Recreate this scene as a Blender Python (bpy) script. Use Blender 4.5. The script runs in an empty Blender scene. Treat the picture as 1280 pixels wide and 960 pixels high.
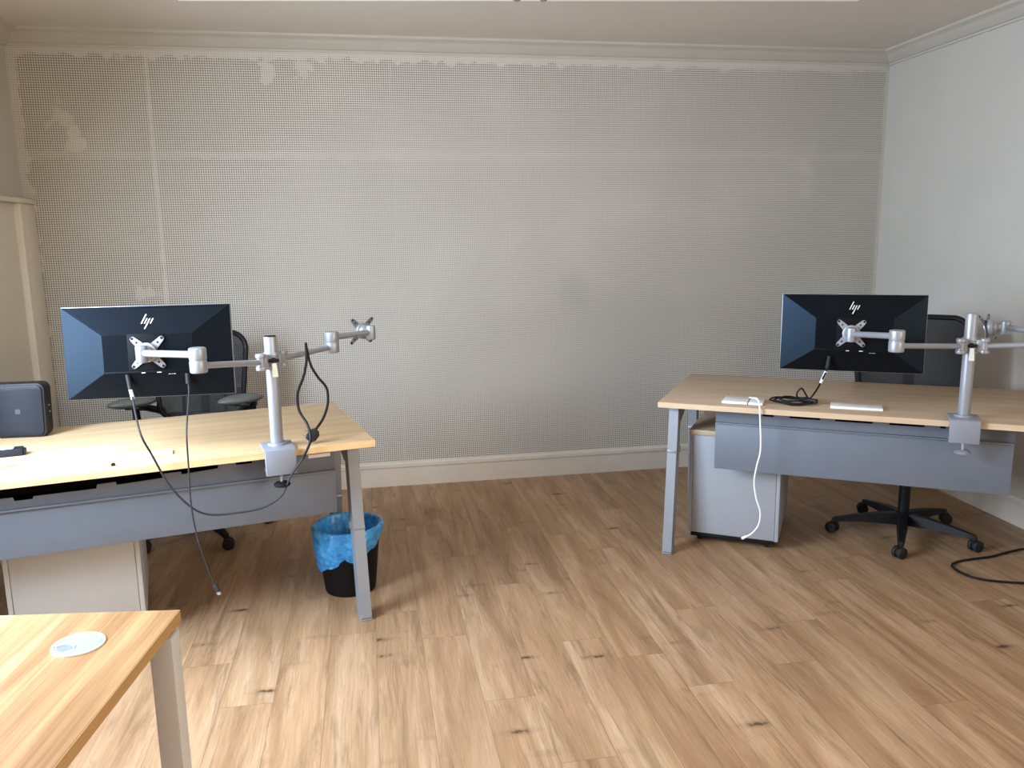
import bpy, bmesh, math, random
from mathutils import Vector, Matrix, noise
random.seed(5)
C = bpy.context.scene.collection
PI = math.pi

# ------------------------------------------------------------------ materials
def new_mat(name):
    m = bpy.data.materials.new(name); m.use_nodes = True
    nt = m.node_tree; b = nt.nodes['Principled BSDF']
    return m, nt, b
def col(c):
    return tuple((x/255/12.92 if x/255 <= .04045 else ((x/255+.055)/1.055)**2.4) for x in c) + (1,)
def N(nt, t, **k):
    n = nt.nodes.new(t)
    for a, v in k.items(): setattr(n, a, v)
    return n
def mth(nt, op, a, b=None, c=None):
    n = N(nt, 'ShaderNodeMath', operation=op)
    for i, v in enumerate((a, b, c)):
        if v is None: continue
        if isinstance(v, (int, float)): n.inputs[i].default_value = v
        else: nt.links.new(v, n.inputs[i])
    return n.outputs[0]
def mixc(nt, f, a, b, mode='MIX'):
    n = N(nt, 'ShaderNodeMix', data_type='RGBA', blend_type=mode)
    for s, v in ((n.inputs[0], f), (n.inputs[6], a), (n.inputs[7], b)):
        if isinstance(v, (int, float)): s.default_value = v
        elif isinstance(v, tuple): s.default_value = v
        else: nt.links.new(v, s)
    return n.outputs[2]
def ramp(nt, f, stops):
    n = N(nt, 'ShaderNodeValToRGB'); e = n.color_ramp.elements
    while len(e) < len(stops): e.new(.5)
    for i, (p, c) in enumerate(stops):
        e[i].position = p; e[i].color = c if len(c) == 4 else (*c, 1)
    nt.links.new(f, n.inputs[0]); return n.outputs[0]
def g(v): return (v, v, v, 1)

def plain(name, c, rough=.5, metal=0., spec=.5, var=.06, scale=12., bump=0., coat=0.):
    """paint / plastic / metal with a faint procedural mottling"""
    m, nt, b = new_mat(name)
    tc = N(nt, 'ShaderNodeTexCoord'); no = N(nt, 'ShaderNodeTexNoise')
    no.inputs['Scale'].default_value = scale; no.inputs['Detail'].default_value = 4
    nt.links.new(tc.outputs['Object'], no.inputs['Vector'])
    base = col(c)
    lo = tuple(x*(1-var) for x in base[:3]) + (1,); hi = tuple(min(1, x*(1+var)) for x in base[:3]) + (1,)
    nt.links.new(ramp(nt, no.outputs['Fac'], [(.3, lo), (.7, hi)]), b.inputs['Base Color'])
    b.inputs['Roughness'].default_value = rough; b.inputs['Metallic'].default_value = metal
    b.inputs['Specular IOR Level'].default_value = spec
    if coat: b.inputs['Coat Weight'].default_value = coat
    if bump:
        bn = N(nt, 'ShaderNodeBump'); bn.inputs['Strength'].default_value = bump; bn.inputs['Distance'].default_value = .002
        nt.links.new(no.outputs['Fac'], bn.inputs['Height']); nt.links.new(bn.outputs[0], b.inputs['Normal'])
    return m

def wood_top(name, c1, c2, rough=.42, seed=0.):
    """pale laminate, grain running along local X"""
    m, nt, b = new_mat(name)
    tc = N(nt, 'ShaderNodeTexCoord'); mp = N(nt, 'ShaderNodeMapping')
    mp.inputs['Scale'].default_value = (1.2, 16, 16); mp.inputs['Location'].default_value = (seed, seed*2, 0)
    nt.links.new(tc.outputs['Object'], mp.inputs['Vector'])
    n1 = N(nt, 'ShaderNodeTexNoise'); n1.inputs['Scale'].default_value = 1.3; n1.inputs['Detail'].default_value = 5; n1.inputs['Distortion'].default_value = .4
    nt.links.new(mp.outputs[0], n1.inputs['Vector'])
    mp2 = N(nt, 'ShaderNodeMapping'); mp2.inputs['Scale'].default_value = (4, 160, 160)
    nt.links.new(tc.outputs['Object'], mp2.inputs['Vector'])
    n2 = N(nt, 'ShaderNodeTexNoise'); n2.inputs['Scale'].default_value = 1.; n2.inputs['Detail'].default_value = 3
    nt.links.new(mp2.outputs[0], n2.inputs['Vector'])
    f = mth(nt, 'ADD', mth(nt, 'MULTIPLY', n1.outputs['Fac'], .7), mth(nt, 'MULTIPLY', n2.outputs['Fac'], .3))
    nt.links.new(ramp(nt, f, [(.36, col(c2)), (.52, tuple((a+q)/2 for a, q in zip(col(c1), col(c2)))), (.64, col(c1))]), b.inputs['Base Color'])
    b.inputs['Roughness'].default_value = rough; b.inputs['Specular IOR Level'].default_value = .4
    return m

def floor_mat():
    m, nt, b = new_mat('oak_laminate')
    tc = N(nt, 'ShaderNodeTexCoord'); sp = N(nt, 'ShaderNodeSeparateXYZ')
    nt.links.new(tc.outputs['Object'], sp.inputs[0])
    X, Y = sp.outputs[0], sp.outputs[1]
    PW, PL = .168, 1.22
    u = mth(nt, 'DIVIDE', mth(nt, 'ADD', X, 20.02), PW); row = mth(nt, 'FLOOR', u)
    wn = N(nt, 'ShaderNodeTexWhiteNoise', noise_dimensions='1D'); nt.links.new(row, wn.inputs['W'])
    v = mth(nt, 'ADD', mth(nt, 'DIVIDE', mth(nt, 'ADD', Y, 20.), PL), mth(nt, 'MULTIPLY', wn.outputs['Value'], 7.3))
    cl = mth(nt, 'FLOOR', v)
    idv = mth(nt, 'ADD', mth(nt, 'MULTIPLY', row, 17.31), mth(nt, 'MULTIPLY', cl, 5.77))
    w2 = N(nt, 'ShaderNodeTexWhiteNoise', noise_dimensions='1D'); nt.links.new(idv, w2.inputs['W'])
    rnd = w2.outputs['Value']
    cb = N(nt, 'ShaderNodeCombineXYZ'); nt.links.new(X, cb.inputs[0]); nt.links.new(Y, cb.inputs[1]); nt.links.new(mth(nt, 'MULTIPLY', rnd, 31.), cb.inputs[2])
    def noi(sx, sy, det=5, dist=0., rough=.55):
        mp = N(nt, 'ShaderNodeMapping'); mp.inputs['Scale'].default_value = (sx, sy, 1)
        nt.links.new(cb.outputs[0], mp.inputs['Vector'])
        n = N(nt, 'ShaderNodeTexNoise'); n.inputs['Scale'].default_value = 1; n.inputs['Detail'].default_value = det
        n.inputs['Distortion'].default_value = dist; n.inputs['Roughness'].default_value = rough
        nt.links.new(mp.outputs[0], n.inputs['Vector']); return n.outputs['Fac']
    broad = noi(9, .9, 4, .8); fine = ramp(nt, noi(190, 7, 5, .3, .7), [(.35, g(0)), (.65, g(1))]); streak = noi(17, 1.5, 5, 1.6, .65)
    base = ramp(nt, broad, [(.30, col((140, 106, 74))), (.5, col((166, 131, 96))), (.7, col((188, 155, 121)))])
    base = mixc(nt, mth(nt, 'MULTIPLY', fine, .38), base, col((112, 84, 60)))
    sk = ramp(nt, streak, [(.52, g(0)), (.68, g(1))])
    base = mixc(nt, mth(nt, 'MULTIPLY', sk, .52), base, col((98, 74, 52)))
    # knots: sparse cells, stretched across the board, each a little dark dash with a halo
    mpk = N(nt, 'ShaderNodeMapping'); mpk.inputs['Scale'].default_value = (2.9, 9.5, 1)
    nt.links.new(cb.outputs[0], mpk.inputs['Vector'])
    vo = N(nt, 'ShaderNodeTexVoronoi', voronoi_dimensions='3D'); vo.inputs['Scale'].default_value = 1.
    wob = noi(60, 40, 3)
    nt.links.new(mpk.outputs[0], vo.inputs['Vector'])
    dd = mth(nt, 'ADD', vo.outputs['Distance'], mth(nt, 'MULTIPLY', mth(nt, 'SUBTRACT', wob, .5), .22))
    sc = N(nt, 'ShaderNodeSeparateColor'); nt.links.new(vo.outputs['Color'], sc.inputs[0]); pick = mth(nt, 'GREATER_THAN', sc.outputs[0], .42)
    kn = mth(nt, 'MULTIPLY', pick, ramp(nt, dd, [(.04, g(1)), (.11, g(0))]))
    halo = mth(nt, 'MULTIPLY', pick, ramp(nt, dd, [(.04, g(.5)), (.24, g(0))]))
    base = mixc(nt, halo, base, col((104, 78, 54)))
    base = mixc(nt, mth(nt, 'MULTIPLY', kn, .8), base, col((62, 45, 32)))
    # per board tone
    tone = mth(nt, 'ADD', .93, mth(nt, 'MULTIPLY', rnd, .14))
    tn = N(nt, 'ShaderNodeCombineXYZ')
    for i in range(3): nt.links.new(tone, tn.inputs[i])
    base = mixc(nt, 1.0, base, tn.outputs[0], 'MULTIPLY')
    # joints
    fu = mth(nt, 'FRACT', u); du = mth(nt, 'MULTIPLY', mth(nt, 'MINIMUM', fu, mth(nt, 'SUBTRACT', 1., fu)), PW)
    fv = mth(nt, 'FRACT', v); dv = mth(nt, 'MULTIPLY', mth(nt, 'MINIMUM', fv, mth(nt, 'SUBTRACT', 1., fv)), PL)
    dj = mth(nt, 'MINIMUM', du, dv)
    jt = ramp(nt, mth(nt, 'MULTIPLY', dj, 100.), [(.04, g(1)), (.16, g(0))])
    base = mixc(nt, mth(nt, 'MULTIPLY', jt, .45), base, col((70, 52, 38)))
    nt.links.new(base, b.inputs['Base Color'])
    nt.links.new(mth(nt, 'ADD', .42, mth(nt, 'MULTIPLY', fine, .08)), b.inputs['Roughness'])
    b.inputs['Specular IOR Level'].default_value = .45
    bn = N(nt, 'ShaderNodeBump'); bn.inputs['Strength'].default_value = .12; bn.inputs['Distance'].default_value = .001
    nt.links.new(fine, bn.inputs['Height']); nt.links.new(bn.outputs[0], b.inputs['Normal'])
    return m

def peg_mat(u0, u1, z1):
    """painted perforated board: holes on a 12 mm grid, filled over in places with plaster"""
    m, nt, b = new_mat('perforated_board')
    tc = N(nt, 'ShaderNodeTexCoord'); sp = N(nt, 'ShaderNodeSeparateXYZ')
    nt.links.new(tc.outputs['Object'], sp.inputs[0]); X, Z = sp.outputs[0], sp.outputs[2]
    P = .0122
    def cell(s): return mth(nt, 'SUBTRACT', mth(nt, 'FRACT', mth(nt, 'DIVIDE', mth(nt, 'ADD', s, 10.), P)), .5)
    cx, cz = cell(X), cell(Z)
    d = mth(nt, 'SQRT', mth(nt, 'ADD', mth(nt, 'MULTIPLY', cx, cx), mth(nt, 'MULTIPLY', cz, cz)))
    hole = ramp(nt, d, [(.25, g(1)), (.33, g(0))])
    def noi(s, det=4, off=0.):
        mp = N(nt, 'ShaderNodeMapping'); mp.inputs['Location'].default_value = (off, off, off)
        nt.links.new(tc.outputs['Object'], mp.inputs['Vector'])
        n = N(nt, 'ShaderNodeTexNoise'); n.inputs['Scale'].default_value = s; n.inputs['Detail'].default_value = det
        nt.links.new(mp.outputs[0], n.inputs['Vector']); return n.outputs['Fac']
    big, ragged = noi(1.6, 3), noi(14, 6, 3.)
    # filler masks: ragged strip under the cornice, edges, joints of the boards, a few patches
    def band(s, c, w, amp):     # 1 inside |s-c|<w with ragged border
        q = mth(nt, 'ABSOLUTE', mth(nt, 'SUBTRACT', s, c))
        q = mth(nt, 'ADD', q, mth(nt, 'MULTIPLY', mth(nt, 'SUBTRACT', ragged, .5), amp))
        return ramp(nt, mth(nt, 'DIVIDE', q, w), [(.75, g(1)), (1., g(0))])
    fill = mth(nt, 'MULTIPLY', band(Z, z1, .045, .13), .85)
    fs = [(band(X, u0, .055, .13), .8)]
    for c in (-1.935, -.66, .0, .52, 1.08): fs.append((band(X, c, .009, .02), .7 if c < -1.9 else .2))
    fs.append((band(Z, 1.93, .02, .05), .3)); fs.append((band(Z, 1.12, .012, .03), .15))
    fs.append((band(X, u1, .03, .05), .8))
    for c, w in fs: fill = mth(nt, 'MAXIMUM', fill, mth(nt, 'MULTIPLY', c, w))
    def patch(px, pz, r, st):
        q = mth(nt, 'SQRT', mth(nt, 'ADD', mth(nt, 'POWER', mth(nt, 'SUBTRACT', X, px), 2.), mth(nt, 'POWER', mth(nt, 'SUBTRACT', Z, pz), 2.)))
        q = mth(nt, 'ADD', q, mth(nt, 'MULTIPLY', mth(nt, 'SUBTRACT', ragged, .5), .30))
        return mth(nt, 'MULTIPLY', ramp(nt, mth(nt, 'DIVIDE', q, r), [(.6, g(1)), (1., g(0))]), st)
    for a in ((-2.38, 2.10, .05, .6), (-2.31, 2.00, .07, .8), (-2.35, 2.15, .04, .5), (1.83, 1.86, .07, .45), (1.90, 2.0, .04, .3), (1.86, 1.74, .05, .4), (-2.05, 1.2, .05, .6), (-1.30, 2.38, .06, .7), (-1.15, 2.39, .05, .6)):
        fill = mth(nt, 'MAXIMUM', fill, patch(*a))
    fill = mth(nt, 'MAXIMUM', fill, mth(nt, 'MULTIPLY', ramp(nt, big, [(.58, g(0)), (.72, g(1))]), .12))
    base = ramp(nt, big, [(.3, col((192, 185, 174))), (.7, col((200, 193, 181)))])
    smd = patch(.40, 1.13, .12, .25)
    base = mixc(nt, smd, base, col((150, 150, 150)))
    base = mixc(nt, mth(nt, 'MULTIPLY', fill, .5), base, col((203, 196, 184)))
    amt = mth(nt, 'MULTIPLY', mth(nt, 'MULTIPLY', hole, mth(nt, 'SUBTRACT', 1., mth(nt, 'MULTIPLY', fill, .85))), .95)
    nt.links.new(mixc(nt, amt, base, col((70, 65, 58))), b.inputs['Base Color'])
    b.inputs['Roughness'].default_value = .75; b.inputs['Specular IOR Level'].default_value = .2
    bn = N(nt, 'ShaderNodeBump'); bn.inputs['Strength'].default_value = .25; bn.inputs['Distance'].default_value = .002; bn.invert = True
    nt.links.new(amt, bn.inputs['Height']); nt.links.new(bn.outputs[0], b.inputs['Normal'])
    return m

def mesh_fabric(name, c, period=.004, open_=.22):
    m, nt, b = new_mat(name)
    tc = N(nt, 'ShaderNodeTexCoord'); sp = N(nt, 'ShaderNodeSeparateXYZ'); nt.links.new(tc.outputs['Object'], sp.inputs[0])
    def cell(s): return mth(nt, 'ABSOLUTE', mth(nt, 'SUBTRACT', mth(nt, 'FRACT', mth(nt, 'DIVIDE', mth(nt, 'ADD', s, 9.), period)), .5))
    d = mth(nt, 'MAXIMUM', cell(sp.outputs[0]), cell(sp.outputs[2]))
    hole = mth(nt, 'LESS_THAN', d, math.sqrt(open_)/2)
    b.inputs['Base Color'].default_value = col(c); b.inputs['Roughness'].default_value = .8
    nt.links.new(mth(nt, 'SUBTRACT', 1., hole), b.inputs['Alpha'])
    return m

M = {}
M['wall'] = plain('painted_plaster', (186, 180, 170), .8, spec=.2, var=.03, scale=3, bump=.1)
M['ceiling'] = plain('ceiling_paint', (214, 205, 193), .85, spec=.1, var=.02, scale=3)
M['cornice'] = plain('cornice_paint', (184, 177, 164), .6, spec=.3, var=.03, scale=6)
M['skirting'] = plain('gloss_white_skirting', (205, 195, 180), .42, var=.05, scale=5)
M['floor'] = floor_mat()
M['top_l'] = wood_top('oak_laminate_top', (212, 184, 144), (192, 160, 118))
M['top_r'] = wood_top('oak_laminate_top_b', (190, 165, 138), (170, 144, 116), seed=4.)
M['top_f'] = wood_top('oak_laminate_top_c', (190, 150, 104), (140, 98, 58), rough=.5, seed=7.)
M['edge'] = wood_top('oak_edge_band', (226, 192, 142), (212, 174, 122), rough=.55, seed=2.)
M['edge_r'] = wood_top('oak_edge_band_b', (206, 182, 152), (190, 164, 134), rough=.55, seed=3.)
M['edge_f'] = wood_top('oak_edge_band_c', (178, 140, 90), (158, 120, 72), rough=.55, seed=5.)
M['steel_f'] = plain('light_grey_powder_coat', (190, 188, 184), .5, metal=.1, var=.03)
M['steel'] = plain('silver_powder_coat', (138, 141, 146), .42, metal=.35, var=.04)
M['panel'] = plain('grey_steel_sheet', (98, 104, 113), .5, metal=.0, var=.03)
M['ped'] = plain('pale_grey_cabinet', (176, 174, 170), .5, var=.02)
M['ped_r'] = plain('grey_cabinet', (146, 149, 154), .5, var=.02)
M['alu'] = plain('brushed_silver', (156, 159, 165), .4, metal=.45, var=.04)
M['alu_d'] = plain('grey_cast_metal', (140, 142, 147), .4, metal=.5, var=.04)
M['clamp'] = plain('clamp_grey_paint', (128, 131, 139), .5, metal=.1, var=.02)
M['white'] = plain('white_plastic', (225, 224, 220), .4, var=.02)
M['tag'] = plain('cream_lever', (214, 208, 190), .5, var=.02)
M['black'] = plain('black_plastic', (16, 16, 18), .5, spec=.25, var=.1)
M['rubber'] = plain('black_rubber', (18, 18, 19), .7, var=.1)
M['shell'] = plain('dark_monitor_shell', (15, 16, 19), .32, spec=.13, var=.1)
M['shell'].node_tree.nodes['Principled BSDF'].inputs['Specular Tint'].default_value = (.42, .70, 1, 1)  # blue of the reflected sky put into the shell's specular tint
M['recess'] = plain('black_recess', (8, 8, 10), .6, spec=.12, var=.1)
M['greycab'] = plain('grey_cable_sheath', (50, 48, 50), .55, spec=.25, var=.05)
M['darkcab'] = plain('black_cable_sheath', (18, 17, 17), .55, spec=.25, var=.05)
M['bluebox'] = plain('navy_plastic', (30, 33, 42), .5, spec=.3, var=.06)
M['boxside'] = plain('dark_box_side', (32, 31, 30), .5, spec=.3, var=.1)
M['bin'] = plain('black_bin_plastic', (11, 11, 11), .55, spec=.2, var=.1)
M['armpad'] = plain('olive_grey_pad', (84, 88, 82), .5, var=.05)
M['mesh'] = mesh_fabric('chair_mesh', (26, 27, 29), open_=.12)
M['mesh_r'] = mesh_fabric('chair_mesh_b', (20, 22, 26), open_=.06)
M['seat'] = plain('dark_seat_fabric', (34, 35, 38), .85, var=.15, scale=80)
M['grom'] = plain('pale_blue_grommet', (140, 149, 166), .4, var=.02)
M['lampw'] = plain('lamp_housing_white', (240, 236, 224), .4, var=.02)
b_l = M['lampw'].node_tree.nodes['Principled BSDF']; b_l.inputs['Emission Color'].default_value = (1, .97, .88, 1); b_l.inputs['Emission Strength'].default_value = .22
m, nt, b = new_mat('blue_bin_bag')
tc = N(nt, 'ShaderNodeTexCoord'); no = N(nt, 'ShaderNodeTexNoise'); no.inputs['Scale'].default_value = 26; no.inputs['Detail'].default_value = 6; no.inputs['Distortion'].default_value = 1.2
nt.links.new(tc.outputs['Object'], no.inputs['Vector'])
nt.links.new(ramp(nt, no.outputs['Fac'], [(.3, col((36, 118, 186))), (.55, col((64, 158, 224))), (.75, col((120, 196, 242)))]), b.inputs['Base Color'])
b.inputs['Roughness'].default_value = .3; b.inputs['Subsurface Weight'].default_value = .0
bn = N(nt, 'ShaderNodeBump'); bn.inputs['Strength'].default_value = .7; bn.inputs['Distance'].default_value = .006
nt.links.new(no.outputs['Fac'], bn.inputs['Height']); nt.links.new(bn.outputs[0], b.inputs['Normal'])
M['bag'] = m

# ------------------------------------------------------------------ mesh builder
class MB:
    def __init__(s): s.bm = bmesh.new()
    def _add(s, tmp, mx=None):
        if mx is not None: tmp.transform(mx)
        me = bpy.data.meshes.new('tmp'); tmp.to_mesh(me); tmp.free()
        s.bm.from_mesh(me); bpy.data.meshes.remove(me); return s
    def box(s, lo, hi, bev=0., seg=2, mx=None):
        t = bmesh.new(); bmesh.ops.create_cube(t, size=1)
        sz = [hi[i]-lo[i] for i in range(3)]; ce = [(hi[i]+lo[i])/2 for i in range(3)]
        t.transform(Matrix.Translation(ce) @ Matrix.Diagonal((*sz, 1)))
        if bev: bmesh.ops.bevel(t, geom=t.edges[:], offset=bev, segments=seg, affect='EDGES', profile=.5)
        return s._add(t, mx)
    def bar(s, p, q, w, h, side=(1, 0, 0), bev=0.):
        """box section from p to q; w along 'side', h across"""
        p, q = Vector(p), Vector(q); d = (q-p); L = d.length; z = d.normalized(); x = Vector(side)
        x = (x - z*x.dot(z)).normalized(); y = z.cross(x)
        mx = Matrix(((x.x, y.x, z.x, p.x), (x.y, y.y, z.y, p.y), (x.z, y.z, z.z, p.z), (0, 0, 0, 1)))
        return s.box((-w/2, -h/2, 0), (w/2, h/2, L), bev, 2, mx)
    def cyl(s, p, q, r, r2=None, seg=32, bev=0.):
        p, q = Vector(p), Vector(q); d = q-p; L = d.length
        t = bmesh.new(); bmesh.ops.create_cone(t, cap_ends=True, segments=seg, radius1=r, radius2=r if r2 is None else r2, depth=L)
        if bev:
            ed = [e for e in t.edges if abs(e.verts[0].co.z-e.verts[1].co.z) < 1e-6]
            bmesh.ops.bevel(t, geom=ed, offset=bev, segments=3, affect='EDGES', profile=.5)
        mx = Matrix.Translation((p+q)/2) @ d.to_track_quat('Z', 'Y').to_matrix().to_4x4()
        return s._add(t, mx)
    def sph(s, c, r, sc=(1, 1, 1), seg=24):
        t = bmesh.new(); bmesh.ops.create_uvsphere(t, u_segments=seg, v_segments=seg//2, radius=r)
        return s._add(t, Matrix.Translation(c) @ Matrix.Diagonal((*sc, 1)))
    def lathe(s, prof, seg=48, c=(0, 0, 0), fn=None):
        t = bmesh.new(); rings = []
        for (r, z) in prof:
            rg = []
            for k in range(seg):
                a = 2*PI*k/seg; v = Vector((r*math.cos(a), r*math.sin(a), z))
                if fn: v = fn(v, a, r, z)
                rg.append(t.verts.new(v))
            rings.append(rg)
        for a, b_ in zip(rings, rings[1:]):
            for k in range(seg): t.faces.new((a[k], a[(k+1) % seg], b_[(k+1) % seg], b_[k]))
        return s._add(t, Matrix.Translation(c))
    def prism(s, poly, y0, y1, mx=None, bev=0.):
        """poly in XZ, extruded along Y"""
        t = bmesh.new(); a = [t.verts.new((x, y0, z)) for x, z in poly]; b_ = [t.verts.new((x, y1, z)) for x, z in poly]
        n = len(poly); f0 = t.faces.new(a); f1 = t.faces.new(b_[::-1])
        for i in range(n): t.faces.new((a[i], b_[i], b_[(i+1) % n], a[(i+1) % n]))
        bmesh.ops.recalc_face_normals(t, faces=t.faces[:])
        if bev: bmesh.ops.bevel(t, geom=t.edges[:], offset=bev, segments=2, affect='EDGES', profile=.5)
        bmesh.ops.triangulate(t, faces=[f for f in t.faces if len(f.verts) > 4])
        return s._add(t, mx)
    def tube(s, pts, r, seg=12, smooth=8, closed=False, ends=True):
        P = [Vector(p) for p in pts]
        if smooth:
            Q = []
            n = len(P)
            for i in range(n-1):
                a = P[max(i-1, 0)]; b_ = P[i]; c = P[i+1]; d = P[min(i+2, n-1)]
                for k in range(smooth):
                    t_ = k/smooth
                    Q.append(.5*((2*b_)+(c-a)*t_+(2*a-5*b_+4*c-d)*t_*t_+(3*b_-a-3*c+d)*t_**3))
            Q.append(P[-1]); P = Q
        t = bmesh.new(); rings = []; T = (P[1]-P[0]).normalized()
        up = Vector((0, 0, 1)) if abs(T.z) < .9 else Vector((1, 0, 0))
        nx = (up - T*up.dot(T)).normalized()
        for i, p in enumerate(P):
            T = (P[min(i+1, len(P)-1)]-P[max(i-1, 0)]).normalized()
            nx = (nx - T*nx.dot(T)).normalized(); ny = T.cross(nx)
            rr = r(i/(len(P)-1)) if callable(r) else r
            rings.append([t.verts.new(p+(nx*math.cos(2*PI*k/seg)+ny*math.sin(2*PI*k/seg))*rr) for k in range(seg)])
        for a, b_ in zip(rings, rings[1:]):
            for k in range(seg): t.faces.new((a[k], a[(k+1) % seg], b_[(k+1) % seg], b_[k]))
        if ends: t.faces.new(rings[0][::-1]); t.faces.new(rings[-1])
        return s._add(t)
    def build(s, name, mat, parent=None, smooth=True, mx=None, mats=None):
        me = bpy.data.meshes.new(name)
        if mx is not None: s.bm.transform(mx)
        bmesh.ops.recalc_face_normals(s.bm, faces=s.bm.faces[:])
        s.bm.to_mesh(me); s.bm.free()
        me.materials.append(mat)
        if smooth:
            for p in me.polygons: p.use_smooth = True
            me.set_sharp_from_angle(angle=math.radians(32))
        o = bpy.data.objects.new(name, me); C.objects.link(o)
        if parent: o.parent = parent
        return o

def thing(name, label, cat, loc=(0, 0, 0), rz=0., group=None):
    o = bpy.data.objects.new(name, None); C.objects.link(o); o.location = loc; o.rotation_euler = (0, 0, rz)
    o.empty_display_size = .1
    o['label'] = label; o['category'] = cat
    if group: o['group'] = group
    return o
def tag(o, label, cat, group=None):
    o['label'] = label; o['category'] = cat
    if group: o['group'] = group
    return o
def struct(o): o['kind'] = 'structure'; return o
def place(o, loc, rz=0.): o.location = loc; o.rotation_euler = (0, 0, rz); return o

class Fr:      # a vertical frame: origin x,y and turn a
    def __init__(s, x, y, a): s.x, s.y, s.a = x, y, a
    def w(s, u, v, z=0.): return Vector((s.x+u*math.cos(s.a)-v*math.sin(s.a), s.y+u*math.sin(s.a)+v*math.cos(s.a), z))
    def l(s, p):
        dx, dy = p[0]-s.x, p[1]-s.y; c, n = math.cos(s.a), math.sin(s.a)
        return Vector((dx*c+dy*n, -dx*n+dy*c, p[2]))
WA = Fr(0, 4.8605, .1748)
LD = Fr(-.516, 2.9569, .4029)
RD = Fr(.6554, 3.5786, -.3973)
FD = Fr(-.6888, 1.5596, .0391)

# ------------------------------------------------------------------ the room
U0, U1, VR, CZ = -2.6078, 2.3956, -6.3, 2.545
RA = -.0425                                  # the right wall is a little out of square
def setp(o): return place(o, (WA.x, WA.y, 0), WA.a)
f = MB().box((U0-.4, VR-.4, -.1), (U1+.9, .3, 0)); struct(setp(f.build('floor', M['floor'], smooth=False)))
f = MB().box((U0-.4, VR-.4, CZ), (U1+.9, .3, CZ+.12)); struct(setp(f.build('ceiling', M['ceiling'], smooth=False)))
f = MB().box((U0-.3, 0, -.1), (U1+.3, .2, CZ+.1)); struct(setp(f.build('wall_back', peg_mat(U0, U1, 2.47), smooth=False)))
# left wall with a big window near the camera (outside the picture)
LW0, LW1, WZ0, WZ1 = -3.60, -1.95, .82, 2.25
f = MB().box((U0-.3, LW1, -.1), (U0, 0, CZ+.1)).box((U0-.3, VR-.3, -.1), (U0, LW0, CZ+.1))
f.box((U0-.3, LW0, -.1), (U0, LW1, WZ0)).box((U0-.3, LW0, WZ1), (U0, LW1, CZ+.1))
struct(setp(f.build('wall_left', M['wall'], smooth=False)))
f = MB()
for a, b_ in ((LW0, LW0+.06), (LW1-.06, LW1), ((LW0+LW1)/2-.04, (LW0+LW1)/2+.04)): f.box((U0-.2, a, WZ0), (U0-.14, b_, WZ1))
for a, b_ in ((WZ0, WZ0+.06), (WZ1-.06, WZ1)): f.box((U0-.2, LW0, a), (U0-.14, LW1, b_))
f.box((U0-.13, LW0-.03, WZ0-.035), (U0+.06, LW1+.03, WZ0))
struct(setp(f.build('window_1', M['white'], smooth=False)))
# rear wall, behind the camera
f = MB().box((U0-.3, VR-.3, -.1), (U1+1.2, VR, CZ+.1)); struct(setp(f.build('wall_rear', M['wall'], smooth=False)))
# right wall with a window near the camera (outside the picture)
cr = WA.w(U1, 0); RWF = Fr(cr.x, cr.y, WA.a+RA)
RW0, RW1 = -6.1, -4.5
def setr(o): return place(o, (RWF.x, RWF.y, 0), RWF.a)
f = MB().box((0, RW1, -.1), (.3, .25, CZ+.1)).box((0, -6.8, -.1), (.3, RW0, CZ+.1))
f.box((0, RW0, -.1), (.3, RW1, WZ0)).box((0, RW0, WZ1), (.3, RW1, CZ+.1)); struct(setr(f.build('wall_right', M['wall'], smooth=False)))
f = MB()
for a, b_ in ((RW0, RW0+.06), (RW1-.06, RW1), ((RW0+RW1)/2-.04, (RW0+RW1)/2+.04)): f.box((.14, a, WZ0), (.20, b_, WZ1))
for a, b_ in ((WZ0, WZ0+.06), (WZ1-.06, WZ1)): f.box((.14, RW0, a), (.20, RW1, b_))
struct(setr(f.build('window_2', M['white'], smooth=False)))
# cornices: stepped profile (distance from wall, height)
CP = [(0, 2.470), (.010, 2.470), (.014, 2.480), (.024, 2.483), (.036, 2.492), (.050, 2.504), (.066, 2.520), (.082, 2.529), (.088, 2.531), (.094, 2.536), (.098, CZ), (0, CZ)]
def sweep(prof, p0, p1, nrm):
    """profile swept straight from p0 to p1; nrm points into the room; ends run on under the neighbours"""
    t = bmesh.new(); A = []; B = []
    for d, z in prof:
        A.append(t.verts.new((p0[0]+nrm[0]*d, p0[1]+nrm[1]*d, z))); B.append(t.verts.new((p1[0]+nrm[0]*d, p1[1]+nrm[1]*d, z)))
    n = len(prof); t.faces.new(A); t.faces.new(B[::-1])
    for i in range(n): t.faces.new((A[i], B[i], B[(i+1) % n], A[(i+1) % n]))
    m_ = MB(); m_._add(t); return m_
struct(setp(sweep(CP, (U0, 0), (U1, 0), (0, -1)).build('trim_1', M['cornice'], smooth=False)))
struct(setp(sweep(CP, (U0, 0), (U0, VR), (1, 0)).build('trim_2', M['cornice'], smooth=False)))
o = struct(sweep(CP, (0, 0), (0, -6.3), (-1, 0)).build('trim_3', M['cornice'], smooth=False)); place(o, (RWF.x, RWF.y, 0), RWF.a)
BP = [(0, 0), (.018, 0), (.018, .112), (.022, .114), (.024, .120), (.024, .138), (.017, .146), (0, .148)]
struct(setp(sweep(BP, (U0, 0), (U1, 0), (0, -1)).build('baseboard_back', M['skirting'], smooth=False)))
o = struct(sweep(BP, (0, 0), (0, -6.3), (-1, 0)).build('baseboard_right', M['skirting'], smooth=False)); place(o, (RWF.x, RWF.y, 0), RWF.a)
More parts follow.
